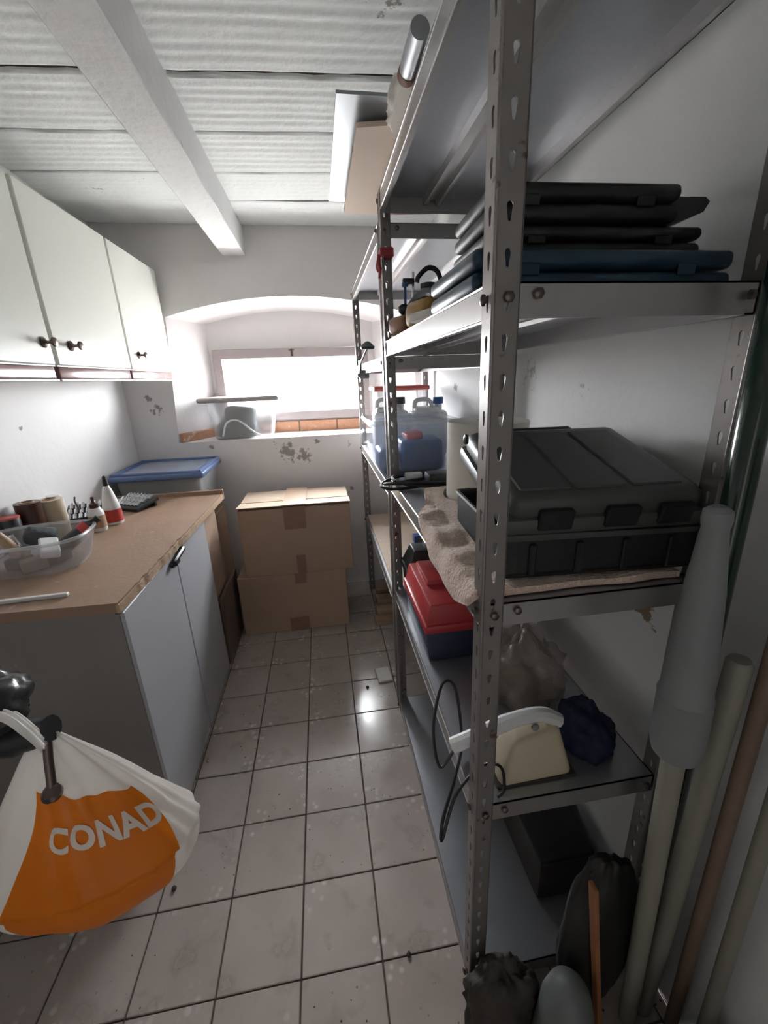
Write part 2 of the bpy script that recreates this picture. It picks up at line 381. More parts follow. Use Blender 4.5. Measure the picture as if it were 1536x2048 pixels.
# the passage behind the doorway
hw_ = MB(); hw_.box(-3.2, 3.6, YB-5.2, YB-4.6, 0, ZC+.12).box(-3.2, -2.6, YB-4.6, YB-.6, 0, ZC+.12).box(3.0, 3.6, YB-4.6, YB-.6, 0, ZC+.12).box(-3.2, 3.6, YB-5.2, YB-.6, ZC+.12, ZC+.6)
struct(part('wall_passage', hw_, 'wall'))
struct(part('floor_passage', MB().box(-3.2, 3.6, YB-5.2, YB-.5, -.6, -.005), 'grout'))
# far wall with the arched window niche
def ring(pts, y): return [(x, y, z) for x, z in pts]
arch = []
for i in range(17):
    t = i/16; x = -3.24+t*6.9; s = (x-.2)/3.45; arch.append((x, 8.66+.50*(1-s*s)))
front = [(-3.5, 5.22)]+arch+[(3.85, 5.24)]
arch2 = [(-2.55+5.2*i/16, 8.62+.36*(1-((-2.55+5.2*i/16)-.05)**2/2.6**2)) for i in range(17)]
back = [(-2.6, 5.25)]+arch2+[(2.7, 5.25)]
outer = [(XL, 0), (XL, ZC+.12), (XR, ZC+.12), (XR, 0)]; win = [(-2.46, 5.64), (-2.46, 7.87), (2.46, 7.90), (2.46, 5.64)]
wb = bmesh.new()
def loop(p): return [wb.verts.new(v) for v in p]
L0, L1, L2, L3, L4, L5 = loop(ring(outer, 7)), loop(ring(front, 7)), loop(ring(back, 8.38)), loop(ring(win, 8.38)), loop(ring(win, 8.8)), loop(ring(outer, 8.8))
def edges(l):
    es = []
    for i in range(len(l)):
        e = wb.edges.get((l[i], l[(i+1) % len(l)])) or wb.edges.new((l[i], l[(i+1) % len(l)])); es.append(e)
    return es
for a, b_ in ((L0, L1), (L2, L3), (L4, L5)): bmesh.ops.triangle_fill(wb, edges=edges(a)+edges(b_), use_beauty=True)
for a, b_ in ((L1, L2), (L3, L4), (L5, L0)):
    for i in range(len(a)): j = (i+1) % len(a); wb.faces.new((a[i], a[j], b_[j], b_[i]))
wmb = MB(); wmb.bm.free(); wmb.bm = wb
wall_back = struct(part('wall_back', wmb, 'wall_far', smooth=30))
for i in range(4):        # terracotta course left bare under the window
    part('brick', MB().rbox(-2.5+i*1.27, -2.5+i*1.27+1.24, 8.26, 8.4, 5.24, 5.60, .02, 1), 'terracotta', wall_back)
part('brick', MB().rbox(0, 1.42, -.10, .02, 5.22, 5.50, .02, 1), 'terracotta', wall_back, (-3.45, 7.03, 0), (0, 0, math.radians(57)))
part('brick', MB().rbox(-1.3, 0, -.10, .02, 5.22, 5.50, .02, 1), 'terracotta', wall_back, (3.80, 7.03, 0), (0, 0, math.radians(-50)))
# the yard outside, level with the window
mat('yard', (.60, .58, .56), .9)
struct(part('floor_outside', MB().box(-60, 60, 8.85, 90, 5.0, 5.4), 'yard'))
# window
w1 = struct(bpy.data.objects.new('window_1', None)); col.objects.link(w1)
x0, x1, z0, z1 = -2.45, 2.45, 5.65, 7.88
fr = MB().rbox(x0, x1, 8.22, 8.5, z1-.29, z1, .02, 1).rbox(x0, x1, 8.22, 8.5, z0, z0+.27, .02, 1).rbox(x0, x0+.26, 8.225, 8.495, z0+.26, z1-.28, .004, 1).rbox(x1-.26, x1, 8.225, 8.495, z0+.26, z1-.28, .004, 1)
wf = part('window_frame', fr, 'frame_paint', w1)
part('latch', MB().rbox(-.03, .03, 8.16, 8.23, 7.62, 7.86, .01, 1).rbox(-.09, .09, 8.17, 8.22, 7.80, 7.84, .01, 1), 'bronze', wf)
part('pane', MB().box(x0+.24, x1-.24, 8.37, 8.39, z0+.25, z1-.27), 'window_glass', w1)

# ================================================================== LEFT SIDE: CABINETS AND WORKTOP
cz = 4.07
bc = thing('base_cabinet', 'grey two-door base cabinet under the brown worktop', 'cabinet', (-3.3, 1.1, 0))
X0, X1, Y0, Y1 = -1.35, 1.19, -2.0, 2.0
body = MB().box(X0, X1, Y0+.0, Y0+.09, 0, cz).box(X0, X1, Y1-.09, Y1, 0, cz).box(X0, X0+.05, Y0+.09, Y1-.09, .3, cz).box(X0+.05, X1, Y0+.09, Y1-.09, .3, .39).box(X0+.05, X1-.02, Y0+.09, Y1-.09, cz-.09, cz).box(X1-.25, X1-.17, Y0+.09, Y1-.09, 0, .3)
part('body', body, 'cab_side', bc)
for a, b_ in ((Y0+.01, .055), (.085, Y1-.01)):
    d = part('door', MB().rbox(X1+.005, X1+.095, a, b_, .05, cz-.02, .012, 1), 'cab_grey', bc)
part('edge_strip', MB().box(X1+.002, X1+.05, Y0-.012, Y0+.008, .05, cz-.02), 'cab_edge', bc)
hd = bez([(X1+.10, -.25, 3.90), (X1+.15, -.22, 3.95), (X1+.16, .0, 3.98), (X1+.15, .30, 4.0), (X1+.10, .36, 3.98)], 6)
part('handle', MB().tube(hd, .05, 8).rbox(X1+.09, X1+.13, -.06, .16, 3.80, 3.98, .02, 1), 'black_plastic', bc)

wt = thing('worktop', 'brown chipboard worktop with chipped front edge', 'worktop', (-3.3, 1.8, cz))
def wedge(n):
    r = random.Random(3); return [r.uniform(-.02, .02) for _ in range(n)]
n = 60; pf = []; rr = wedge(n+1)
for i in range(n+1):
    y = -2.72+5.4*i/n; x = 1.26+.16*i/n + rr[i]*(1.0 if .1 < i/n < .6 else .35); pf.append((x, y))
poly = [(-1.40, -2.66)]+pf+[(-1.40, 2.68)]
part('board', MB().prism(poly, 0, .15), 'worktop', wt)
strip = [(x+.004, y) for x, y in pf]
part('edge_band', MB().prism([(x-.03, y) for x, y in strip]+[(x+.012, y) for x, y in reversed(strip)], .0, .12), 'wood_edge', wt)
part('end_strip', MB().rbox(-1.40, 1.44, 2.685, 2.78, -.02, .24, .012, 1), 'worktop', wt)

for k, (ya, yb, lab) in enumerate(((-1.24, 1.40, 'white wall cabinet with its knob low at the far edge of the door'), (1.47, 4.13, 'white wall cabinet hung between the two other wall cabinets'), (4.18, 6.84, 'white wall cabinet at the end against the window wall'))):
    c = thing('wall_cabinet', lab, 'wall cabinet', (-3.98, (ya+yb)/2, 7.0), group='white cabinets above the worktop')
    hw = (yb-ya)/2; zb, zt = .24, 2.76
    b_ = MB().box(-.72, .62, -hw, -hw+.07, zb, zt).box(-.72, .62, hw-.07, hw, zb, zt).box(-.72, .62, -hw+.07, hw-.07, zb, zb+.07).box(-.72, .62, -hw+.07, hw-.07, zt-.07, zt).box(-.72, -.68, -hw+.07, hw-.07, zb+.07, zt-.07)
    part('body', b_, 'cab_white', c)
    d = part('door', MB().rbox(.64, .73, -hw+.015, hw-.015, zb+.01, zt, .012, 1), 'cab_white', c)
    ky = [1.2, 1.92, 4.66][k]-(ya+yb)/2
    T = TR(.73, ky, .56) @ RY(PI/2)
    part('knob', MB().lathe([(.075, 0), (.08, .02), (.06, .035), (.025, .05), (.022, .11), (.05, .135), (.068, .15), (.066, .175), (.03, .19)], 18, T), 'bronze', d)
    part('pelmet', MB().rbox(.52, .70, -hw+.02, hw-.02, .04, .225, .02, 2), 'pelmet', c)
    part('trim_strip', MB().rbox(.50, .72, -hw-.01, hw+.01, 0, .04, .012, 1).box(.60, .70, -hw, hw, .225, .245), 'trim_white', c)

# ---------------- things on the worktop
WZ = cz+.15
# ribbed plastic tray
ty = thing('plastic_tray', 'clear ribbed plastic tray full of odds and ends', 'tray', (-3.78, .62, WZ), math.radians(8))
def trayf(k):
    def f(u, v):
        a = 2*PI*u; p = 3.2; c, s = math.cos(a), math.sin(a)
        q = (abs(c)**p+abs(s)**p)**(-1/p); rib = 1+.012*math.cos(56*a)*(1 if .06 < v < .86 else 0)
        w_ = (.60+.14*v)*k; l_ = (.46+.13*v)*k
        return (c*q*w_*rib, s*q*l_*rib, .01+.50*v)
    return f
tb = MB(); tb.grid(trayf(1), 168, 10, True); tb.grid(trayf(.965), 168, 10, True)
part('wall', tb, 'tray_clear', ty)
def rimf(u):
    x, y, z = trayf(1)(u, 1); return (x, y, z)
part('rim', MB().tube([rimf(i/60) for i in range(60)], .028, 6, True), 'frosted', ty)
part('base', MB().prism([(trayf(.96)(i/40, 0)[0], trayf(.96)(i/40, 0)[1]) for i in range(40)], .0, .025), 'tray_clear', ty)
def bottle(name, label, cat, loc, prof, m, cap, capm, lab=None, labm=None, rot=(0,0,0), group=None):
    t_ = thing(name, label, cat, loc, group=group); t_.rotation_euler = rot
    part('bottle_body', MB().lathe(prof, 24), m, t_); c = part('cap', MB().lathe(cap, 16), capm, t_)
    if lab: part('label', MB().lathe(lab, 24, None, False, False), labm, t_)
    return t_
tilt = lambda ax, ay: (ax, ay, 0)
# contents of the tray
bottle('spray_can', 'dark grey bottle with a red band lying in the tray', 'bottle', (-3.62, .80, WZ+.16), [(.09, 0), (.12, .03), (.12, .55), (.07, .62)], 'tool_dark', [(.06, .62), (.06, .74), (.05, .75)], 'black_plastic', [(.123, .42), (.123, .56)], 'label_red', tilt(-.5, .9))
bottle('glue_tube', 'brown wooden handle standing in the tray', 'handle', (-3.98, .62, WZ+.05), [(.06, 0), (.08, .05), (.075, .5), (.06, .66)], 'label_tan', [(.05, .66), (.045, .70)], 'brown_wood', None, None, tilt(.35, -.25))
single('small_box', MB().rbox(-.12, .12, -.2, .2, 0, .14, .02, 1), 'white_plastic', 'little white box in the tray beside the red banded bottle', 'box', (-3.52, .42, WZ+.3), (.3, .2, .6))
single('metal_bracket', MB().rbox(-.04, .04, -.3, .3, 0, .05, .01, 1).rbox(-.04, .04, .25, .3, 0, .22, .01, 1), 'chrome', 'shiny steel bracket lying in the tray', 'bracket', (-4.2, .45, WZ+.26), (.25, -.2, -.5))
single('cloth_rag', MB().rbox(-.22, .22, -.16, .16, 0, .25, .1, 3), 'grey_cloth', 'crumpled dark rag sticking out of the tray', 'rag', (-3.92, .90, WZ+.30), (.3, .3, .4))
for i, (dx, dy, cm) in enumerate(((-.25, -.1, 'tool_dark'), (.0, -.2, 'brown_wood'), (.2, .05, 'tool_dark'), (-.1, .15, 'white_plastic'))):
    single('screw_pack', MB().rbox(-.16, .16, -.12, .12, 0, .18, .03, 2), cm, ['black screw pack at the bottom of the tray', 'brown screw pack at the bottom of the tray', 'black putty tin at the bottom of the tray', 'white putty tin at the bottom of the tray'][i], 'pack', (-3.78+dx, .62+dy, WZ+.03), (0, 0, i*.7))
# rolls at the wall
for (x, y, r, h, m, lab) in ((-4.44, 1.64, .19, .80, 'brown_roll', 'brown shiny adhesive tape roll stack'), (-4.36, 2.10, .20, .72, 'beige_roll', 'beige adhesive tape roll stack')):
    t_ = thing('tape_roll', lab+' standing on the worktop', 'roll', (x, y, WZ))
    part('roll', MB().lathe([(r, 0), (r, h)], 28, None, False, False).lathe([(r*.55, 0), (r*.55, h)], 28, None, False, False).lathe([(r, h), (r*.55, h)], 28, None, False, False).lathe([(r, 0), (r*.55, 0)], 28, None, False, False), m, t_)
    part('core', MB().lathe([(r*.56, .01), (r*.56, h+.015)], 28, None, False, False).lathe([(r*.46, .01), (r*.46, h+.015)], 28, None, False, False).lathe([(r*.56, h+.015), (r*.46, h+.015)], 28, None, False, False), 'cardboard', t_)
single('white_jar', MB().lathe([(.13, 0), (.14, .02), (.14, .6), (.12, .66), (.12, .7)], 20), 'white_plastic', 'white plastic jar behind the beige tape roll', 'jar', (-4.52, 2.50, WZ))
bk = thing('paint_tin', 'dark blue tin with red lid at the worktop wall', 'tin', (-4.54, 1.27, WZ))
part('tin_body', MB().lathe([(.14, 0), (.15, .02), (.15, .62), (.14, .64)], 24), 'tool_dark', bk); part('lid', MB().lathe([(.155, .63), (.155, .66), (.14, .67)], 24), 'red_lid', bk)
# two glue bottles
bottle('glue_bottle', 'white glue bottle with long nozzle and black tip', 'bottle', (-3.60, 2.62, WZ), [(.155, 0), (.17, .03), (.165, .30), (.13, .52), (.08, .72), (.05, .80)], 'white_plastic', [(.052, .79), (.05, .86), (.035, .98), (.012, 1.0)], 'black_rubber', [(.171, .06), (.169, .32)], 'label_red')
bottle('glue_bottle', 'small white bottle with tan label and dark cap', 'bottle', (-3.70, 2.22, WZ), [(.125, 0), (.14, .03), (.14, .36), (.10, .45), (.075, .47)], 'white_plastic', [(.08, .46), (.08, .54), (.045, .56), (.025, .60), (.03, .66), (.015, .68)], 'brown_roll', [(.142, .08), (.142, .32)], 'label_tan')
# open socket / bit sets
def bitset(loc, rz, label, nx, ny, tiltx):
    t_ = thing('bit_set', label, 'tool set', loc, rz)
    T = TR(0, -.36, .03) @ RX(tiltx)
    part('case_tray', MB().rbox(-.45, .45, 0, .62, -.02, .06, .02, 1, T), 'black_plastic', t_)
    part('prop', MB().rbox(-.40, .40, .50*math.cos(tiltx)-.36, .56*math.cos(tiltx)-.36, 0, .58*math.sin(tiltx), .01, 1), 'black_plastic', t_)
    for j in range(ny):
        for i in range(nx):
            x = -.40+.80*(i+.5)/nx; y = .06+.50*(j+.5)/ny
            part('bit', MB().lathe([(.022, -.06), (.042, -.05), (.044, .05), (.022, .07), (.018, .10)], 8, T @ TR(x, y, .09) @ RX(-1.2)), 'chrome', t_)
bitset((-4.18, 3.02, WZ), math.radians(14), 'open black rack of chrome bits behind the glue bottles', 8, 3, .42)
bitset((-3.62, 3.80, WZ), math.radians(-30), 'open black rack of chrome sockets near the blue lidded bin', 7, 3, .20)
single('hook_wire', MB().tube(bez([(0, 0, 0), (.02, 0, .25), (-.03, .02, .45), (.0, .0, .55)], 6), .018, 6), 'bronze', 'thin bent wire standing by the wall on the worktop', 'wire', (-4.36, 2.86, WZ))
single('stick', MB().rbox(-.75, .62, -.035, .035, 0, .05, .01, 1), 'white_plastic', 'flat white stick lying at the near edge of the worktop', 'stick', (-3.42, -.60, WZ), (0, 0, math.radians(3)))

# ---------------- behind the worktop: blue-lidded bin on a carton, cardboard under the overhang
st = thing('carton', 'tall plain carton supporting the blue-lidded bin', 'carton', (-3.5, 5.75, 0))
part('carton_body', MB().rbox(-1.1, 1.05, -.95, 1.1, 0, 3.3, .02, 1), 'cardboard', st)
part('tape', MB().box(-.15, .15, -.96, -.945, 2.6, 3.3), 'tape', st)
bl = thing('storage_bin', 'clear storage bin with blue lid beside the window wall', 'bin', (-3.45, 5.75, 3.3))
part('bin_body', MB().rbox(-1.02, 1.02, -.95, .95, 0, 1.36, .08, 3, None, .12), 'frosted', bl)
lid = MB().rbox(-1.13, 1.13, -1.06, 1.06, 1.30, 1.46, .06, 3)
lidm = part('lid', lid, 'blue_lid', bl)
part('lid_rim', MB().tube([(-1.05, -.98, 1.46), (1.05, -.98, 1.46), (1.05, .98, 1.46), (-1.05, .98, 1.46)], .06, 8, True), 'blue_lid', lidm)
part('lid_panel', MB().rbox(-.86, .86, -.78, .78, 1.455, 1.475, .01, 1), 'frosted', lidm)
part('contents', MB().rbox(-.8, .85, -.75, .7, .06, 1.1, .15, 3), 'grey_cloth', bl)
single('cardboard_sheet', MB().box(-.04, .04, -.62, .62, 0, 3.98), 'cardboard', 'upright cardboard sheet under the end of the worktop', 'cardboard', (-2.16, 3.82, 0))
single('leaning_board', MB().rbox(-.05, .05, -.85, .85, 0, 1.9, .02, 1), 'dark_board', 'dark brown board leaning between base cabinet and cartons', 'board', (-2.06, 4.1, 0), (0, math.radians(2), 0))

# ---------------- clear box on the window sill
sb = thing('sill_box', 'clear lidded box standing on the window sill', 'box', (-1.62, 7.62, 5.24))
part('box_body', MB().rbox(-.98, .98, -.56, .56, 0, 1.12, .08, 3, None, .14), 'frosted', sb)
part('lid', MB().rbox(-1.20, 1.16, -.66, .66, 1.10, 1.24, .06, 3), 'lid_grey', sb)
part('contents', MB().rbox(-.78, .35, -.45, .4, .05, .5, .12, 3).rbox(-.62, .28, -.42, .4, .35, .92, .15, 3, RY(.12)), 'grey_cloth', sb)
part('cable', MB().tube(bez([(-.62, -.50, .1), (-.45, -.51, .5), (-.1, -.51, .55), (.3, -.5, .2), (.5, -.5, .08)], 8), .03, 6), 'white_plastic', sb)

# ---------------- the two cartons by the far wall
def carton(loc, w, d, h, label, tapes, top):
    t_ = thing('carton', label, 'carton', loc, group='cartons stacked under the window')
    part('carton_body', MB().rbox(-w/2, w/2, 0, d, .0, h, .02, 1), 'cardboard', t_)
    if top:
        f_ = part('top_flap', MB().rbox(-w/2-.02, w/2+.02, -.04, d*.36, -.012, .012, .005, 1, TR(0, 0, h+.07) @ RX(-.09)), 'cardboard_pale', t_)
        part('top_flap', MB().rbox(-w/2, w/2, 0, d*.65, -.012, .012, .005, 1, TR(0, d*.355, h+.03)), 'cardboard_pale', t_)
        part('tape', MB().box(-.30, .30, -.05, d, .0, .008, TR(0, 0, h+.09)), 'tape_pale', t_)
    for (x0, x1, za, zb) in tapes: part('tape', MB().box(x0, x1, -.012, .004, za, zb), 'tape', t_)
carton((-.36, 4.43, 0), 2.98, 1.75, 1.80, 'lower plain carton standing on the floor beneath another', [(.06, .36, 1.5, 1.80), (-.2, .34, 0, .42)], False)
carton((-.12, 4.43, 1.80), 2.92, 1.72, 1.92, 'upper carton with taped lid on top of another carton', [(-.30, .27, 1.32, 1.95), (-.08, .16, 0, .55)], True)

# ================================================================== RIGHT SIDE: TWO STEEL SHELVING UNITS
pc = {}
def post_mesh(sx, sy, H):
    k = (sx, sy, H)
    if k in pc: return pc[k]
    mb = MB(); W, P, th = .175, .24, .012
    hole = []
    for q in range(12):
        a_ = (q-.5)*PI/6; hole.append((.0215*math.cos(a_), .022+.026*math.sin(a_)) if math.sin(a_) > -.3 else (.012*math.cos(a_)*1.2, -.035+.022*math.sin(a_)))
    n = int(H/P)
    for fl in (0, 1):
        for i in range(n):
            zc = (i+.5)*P; a, hh = W/2, P/2; cxx = W/2
            rect = [(a, -hh/3), (a, hh/3), (a, hh), (a/3, hh), (-a/3, hh), (-a, hh), (-a, hh/3), (-a, -hh/3), (-a, -hh), (-a/3, -hh), (a/3, -hh), (a, -hh)]
            vs = []
            for t_ in (0, th):
                for (u, v) in rect: vs.append((u+cxx, v+zc, t_))
                for (u, v) in hole: vs.append((u+cxx, v+zc, t_))
            fs = []
            for q in range(12):
                r_ = (q+1) % 12
                fs += [(q, r_, 12+r_, 12+q), (24+q, 24+r_, 36+r_, 36+q), (12+q, 12+r_, 36+r_, 36+q)]
            if fl == 0: vv = [(sx*u, sy*t_, z) for (u, z, t_) in vs]
            else: vv = [(sx*t_, sy*u, z) for (u, z, t_) in vs]
            mb._add(vv, fs)
    # folded edges and the rounded ridge at the corner
    mb.tube([(sx*.006, sy*.006, 0), (sx*.006, sy*.006, n*P)], .014, 8)
    mb.box(*sorted((sx*(W-.004), sx*(W+.004))), *sorted((0, sy*.03)), 0, n*P).box(*sorted((0, sx*.03)), *sorted((sy*(W-.004), sy*(W+.004))), 0, n*P)
    pc[k] = mb.mesh('post', 40); return pc[k]
bolt_me = MB().lathe([(.035, 0), (.035, .02), (.02, .03)], 6, RX(PI/2)).mesh('bolt', 40)
bolt_me2 = MB().lathe([(.035, 0), (.035, .02), (.02, .03)], 6, RY(-PI/2)).mesh('bolt', 40)
def shelving(label, xb, y0, y1, D, H, lean, levels, group):
    ym = (y0+y1)/2; u = thing('shelving_unit', label, 'shelving', (xb, ym, 0), group=group); L = y1-y0; hl = L/2
    for sx, X in ((1, 0), (-1, D)):
        for sy, Y in ((1, -hl), (-1, hl)):
            mo('post', post_mesh(1, sy, H), 'post_metal', u, (X, Y, 0), (0, -lean, 0))
    for z in levels:
        dx = -lean*z; lp = .21; e = .014; mb = MB()
        xa, xz, ya, yz = dx+e, dx+D-e, -hl+e, hl-e
        mb.box(xa, xz, ya, yz, z-.012, z)
        sh = part('shelf_board', mb, 'galv', u)
        lip = MB().box(xa, xa+.012, ya, yz, z-lp, z).box(xz-.012, xz, ya, yz, z-lp, z).box(xa, xz, ya, ya+.012, z-lp, z).box(xa, xz, yz-.012, yz, z-lp, z)
        lip.box(xa, xa+.075, ya, yz, z-lp, z-lp+.012).box(xz-.075, xz, ya, yz, z-lp, z-lp+.012).tube([(xa, ya, z), (xa, yz, z)], .012, 6).tube([(xa, ya, z-lp), (xa, yz, z-lp)], .012, 6)
        part('lip', lip, 'galv_lip', sh)
        c = dx+D*.46
        st_ = MB(); pr = [(c-.20, z-.012), (c-.19, z-.11), (c-.13, z-.11), (c-.11, z-.05), (c-.02, z-.05), (c, z-.12), (c+.05, z-.12), (c+.06, z-.012)]
        st_.grid(lambda uu, v: (pr[int(round(uu*7))][0], ya+.05+(yz-ya-.1)*v, pr[int(round(uu*7))][1]), 8, 2)
        part('stiffener', st_, 'galv_lip', sh)
        for Y in (-hl+.10, hl-.10):
            mo('bolt', bolt_me2, 'bolt', u, (dx-.012, Y, z-.09))
        mo('bolt', bolt_me, 'bolt', u, (dx+.10, -hl-.012, z-.09)); mo('bolt', bolt_me, 'bolt', u, (dx+D-.10, -hl-.012, z-.09))
        mo('bolt', bolt_me, 'galv_lip', u, (dx+.30, -hl+.0, z-.07))
    return u
AX, AL = 1.975, .0125
LA = [.20, 2.93, 5.15, 7.43, 9.45]; LB = [2.68, 4.98, 7.22, 9.15]
shelving('grey steel shelving unit holding the toolboxes and power tool cases', AX, -3.4, 1.08, 1.93, 9.75, AL, LA, 'steel shelving units')
shelving('grey steel shelving unit holding the jerrycans and the clear crate', 1.97, 1.16, 6.40, 1.93, 9.25, .012, LB, 'steel shelving units')
ax = lambda z: AX-AL*z        # front face of the near unit at height z

# ---------------- near unit, upper shelf: three cases, a planer and odds
z = 7.43
def hardcase(name, loc, w, d, h, m, label, rz=0, handle=True, latch='bolt'):
    t_ = thing(name, label, 'tool case', loc, rz)
    part('case_base', MB().rbox(-w/2, w/2, -d/2, d/2, 0, h*.50-.008, .05, 3), m, t_)
    part('case_lid', MB().rbox(-w/2, w/2, -d/2, d/2, h*.50+.008, h, .05, 3).rbox(-w/2+.15, w/2-.15, -d/2+.12, d/2-.12, h-.02, h+.025, .02, 1), m, t_)
    for sx in (-.3, .3): part('latch', MB().rbox(sx*w-.07, sx*w+.07, -d/2-.012, -d/2+.01, h*.36, h*.64, .006, 1), m, t_)
    if handle: part('handle', MB().tube(bez([(w/2-.02, -.35, h*.5), (w/2+.14, -.28, h*.5), (w/2+.16, 0, h*.5), (w/2+.14, .28, h*.5), (w/2-.02, .35, h*.5)], 5), .05, 8), m, t_)
    return t_
hardcase('tool_case', (2.88, -2.50, z), 2.02, 1.16, .27, 'navy_case', 'dark blue flat tool case at the bottom of the stack', 0, False)
hardcase('tool_case', (2.98, -2.30, z+.295), 1.72, 1.00, .20, 'black_case', 'black tool case lying on the dark blue case', math.radians(-1), False)
tc_ = hardcase('tool_case', (2.86, -2.32, z+.52), 1.50, .95, .25, 'black_case', 'black tool case on top of the case stack', math.radians(-2), False)
part('handle', MB().prism([(0, 0), (.30, .10), (.34, .17), (.30, .20), (.0, .20)], -.35, .35, TR(.74, 0, .0) @ RX(PI/2)), 'black_plastic', tc_)
single('paper_bag', MB().rbox(-.3, .3, -.28, .28, 0, .10, .04, 3), 'paper_white', 'small white paper packet in front of the planer', 'packet', (2.14, -1.55, z), (0, 0, .3))
pn = thing('power_planer', 'yellow and black power planer lying on the shelf', 'power tool', (2.22, .02, z), math.radians(20))
part('sole', MB().rbox(-.14, .14, -.55, .55, .0, .06, .02, 1), 'chrome', pn)
part('motor_body', MB().rbox(-.20, .20, -.50, .10, .06, .44, .13, 3), 'tool_yellow', pn)
part('front_block', MB().rbox(-.17, .17, .12, .60, .06, .30, .08, 3), 'tool_brown', pn)
part('grip', MB().tube(bez([(0, -.46, .30), (0, -.35, .48), (0, -.05, .50), (0, .18, .40), (0, .30, .22)], 6), .06, 8), 'tool_dark', pn)
part('knob', MB().lathe([(.05, .22), (.04, .32), (.08, .36), (.09, .42), (.04, .46)], 14, TR(0, .38, 0)), 'tool_dark', pn)
gf = thing('spray_gun', 'black and clear hose sprayer on the upper shelf', 'sprayer', (2.50, .55, z))
part('cup', MB().lathe([(.14, 0), (.16, .02), (.16, .60), (.12, .68), (.1, .70)], 18), 'frosted', gf)
part('hose', MB().tube(bez([(.19, -.08, .0), (.20, -.10, .5), (.14, -.08, .86), (.0, -.03, .96), (-.14, .02, .86), (-.17, .03, .78)], 8), .035, 8), 'black_rubber', gf)
part('collar', MB().lathe([(.12, .69), (.12, .76), (.05, .78)], 16), 'tool_dark', gf)
cl = thing('bar_clamp', 'small chrome bar clamp with blue and black jaws on the upper shelf', 'clamp', (2.30, .70, z))
part('bar', MB().rbox(-.02, .02, -.02, .02, 0, .95, .008, 1), 'chrome', cl)
part('jaw', MB().rbox(-.16, .02, -.03, .03, .78, .86, .01, 1).rbox(-.16, .02, -.03, .03, .38, .44, .01, 1), 'tool_dark', cl)
part('screw', MB().lathe([(.02, .46), (.02, .74), (.05, .75), (.05, .80)], 10, TR(-.12, 0, 0)), 'blue_plastic', cl)
single('steel_offcut', MB().rbox(-.12, .12, -.4, .4, 0, .06, .01, 1).rbox(-.12, -.08, -.4, .4, 0, .22, .01, 1), 'chrome', 'shiny bent steel offcut beside the planer', 'bracket', (2.62, -.35, z), (0, 0, .35))

# ---------------- near unit, middle shelf: towel, big black case ajar, paper roll, cable
z = 5.15
def towelf(top):
    def f(u, v):
        y = -3.30+3.25*v; front_ = ax(z)
        pts_ = [(-3.4, 1.98), (-3.25, 1.86), (-2.95, 1.80), (-2.0, 1.81), (-1.3, 1.90), (-1.1, 2.0), (-.5, 2.18), (-.15, 2.26), (.1, 2.36)]
        xl = pts_[-1][1]
        for (ya_, xa_), (yb_, xb_) in zip(pts_, pts_[1:]):
            if ya_ <= y <= yb_: xl = xa_+(xb_-xa_)*(y-ya_)/(yb_-ya_)
        xr = 3.72 if y < -1.4 else 3.72-(y+1.4)*.85
        if y > -1.12: xr = 3.08-math.sqrt(max(0, .36-(y+.52)**2))-.02
        x = xr+(xl-xr)*u
        h = z+.015+(.06 if top else 0)
        h += (.05*noise.noise((x*2.2, y*2.2, 1))+.03*noise.noise((x*6, y*6, 4)))*(1 if top else .0) * (1 if x < 2.2 else .3)
        over = max(0, front_-x)
        if x < front_+.3: h += .02*math.sin(y*9)*(1 if top else 0)
        h -= 2.0*over; x = max(x, front_-.04-.3*over)
        return (x+.03*noise.noise((y*2, u*3, 9)), y+.04*noise.noise((x*2, v*3, 2)), h)
    return f
tw = MB(); tw.grid(towelf(True), 60, 60); tw.grid(towelf(False), 60, 60)
f1, f0 = towelf(True), towelf(False)
for fixed in ('u0', 'u1', 'v0', 'v1'):
    def g_(s, t_, fx=fixed):
        u, v = {'u0': (0, s), 'u1': (1, s), 'v0': (s, 0), 'v1': (s, 1)}[fx]
        a, b_ = Vector(f1(u, v)), Vector(f0(u, v)); return a.lerp(b_, t_)
    tw.grid(g_, 60, 2)
single('towel', tw, 'towel', 'beige terry towel spread under the big black case', 'towel', smooth=60)
ca = thing('tool_case', 'large black tool case ajar on the beige towel', 'tool case', (3.00, -3.25, z+.09), math.radians(-4))
cw, cdp, hb, hl_ = 1.68, 1.50, .37, .34
cb = MB().rbox(-cw/2, cw/2, 0, cdp, 0, .10, .04, 2)
for (a, b_, c, d) in ((-cw/2, cw/2, 0, .05), (-cw/2, cw/2, cdp-.05, cdp), (-cw/2, -cw/2+.05, 0, cdp), (cw/2-.05, cw/2, 0, cdp)): cb.rbox(a, b_, c, d, .02, hb, .02, 1)
base_ = part('case_base', cb, 'black_case', ca)
part('rim', MB().tube([(-cw/2, 0, hb), (cw/2, 0, hb), (cw/2, cdp, hb), (-cw/2, cdp, hb)], .03, 6, True), 'grey_case', base_)
Tl = TR(0, 0, hb+.02) @ RX(.25)
lb = MB()
lb.rbox(-cw/2-.01, cw/2+.01, -.01, cdp+.02, 0, .16, .05, 2, Tl)
lb.rbox(-cw/2+.03, cw/2-.03, .03, cdp-.02, .08, hl_, .10, 3, Tl)
lid_ = part('case_lid', lb, 'grey_case', ca)
for i in range(3): part('lid_panel', MB().rbox(-cw/2+.12+i*.47, -cw/2+.55+i*.47, .14, cdp-.2, hl_-.01, hl_+.015, .02, 1, Tl), 'grey_case', lid_)
for x in (-.45, .1, .55): part('hinge', MB().rbox(x-.14, x+.14, -.04, .03, .06, .24, .015, 1, Tl), 'black_case', lid_)
for x in (-.6, -.2, .2, .6): part('rib', MB().rbox(x-.03, x+.03, -.03, .01, .04, hb-.05, .01, 1), 'black_case', base_)
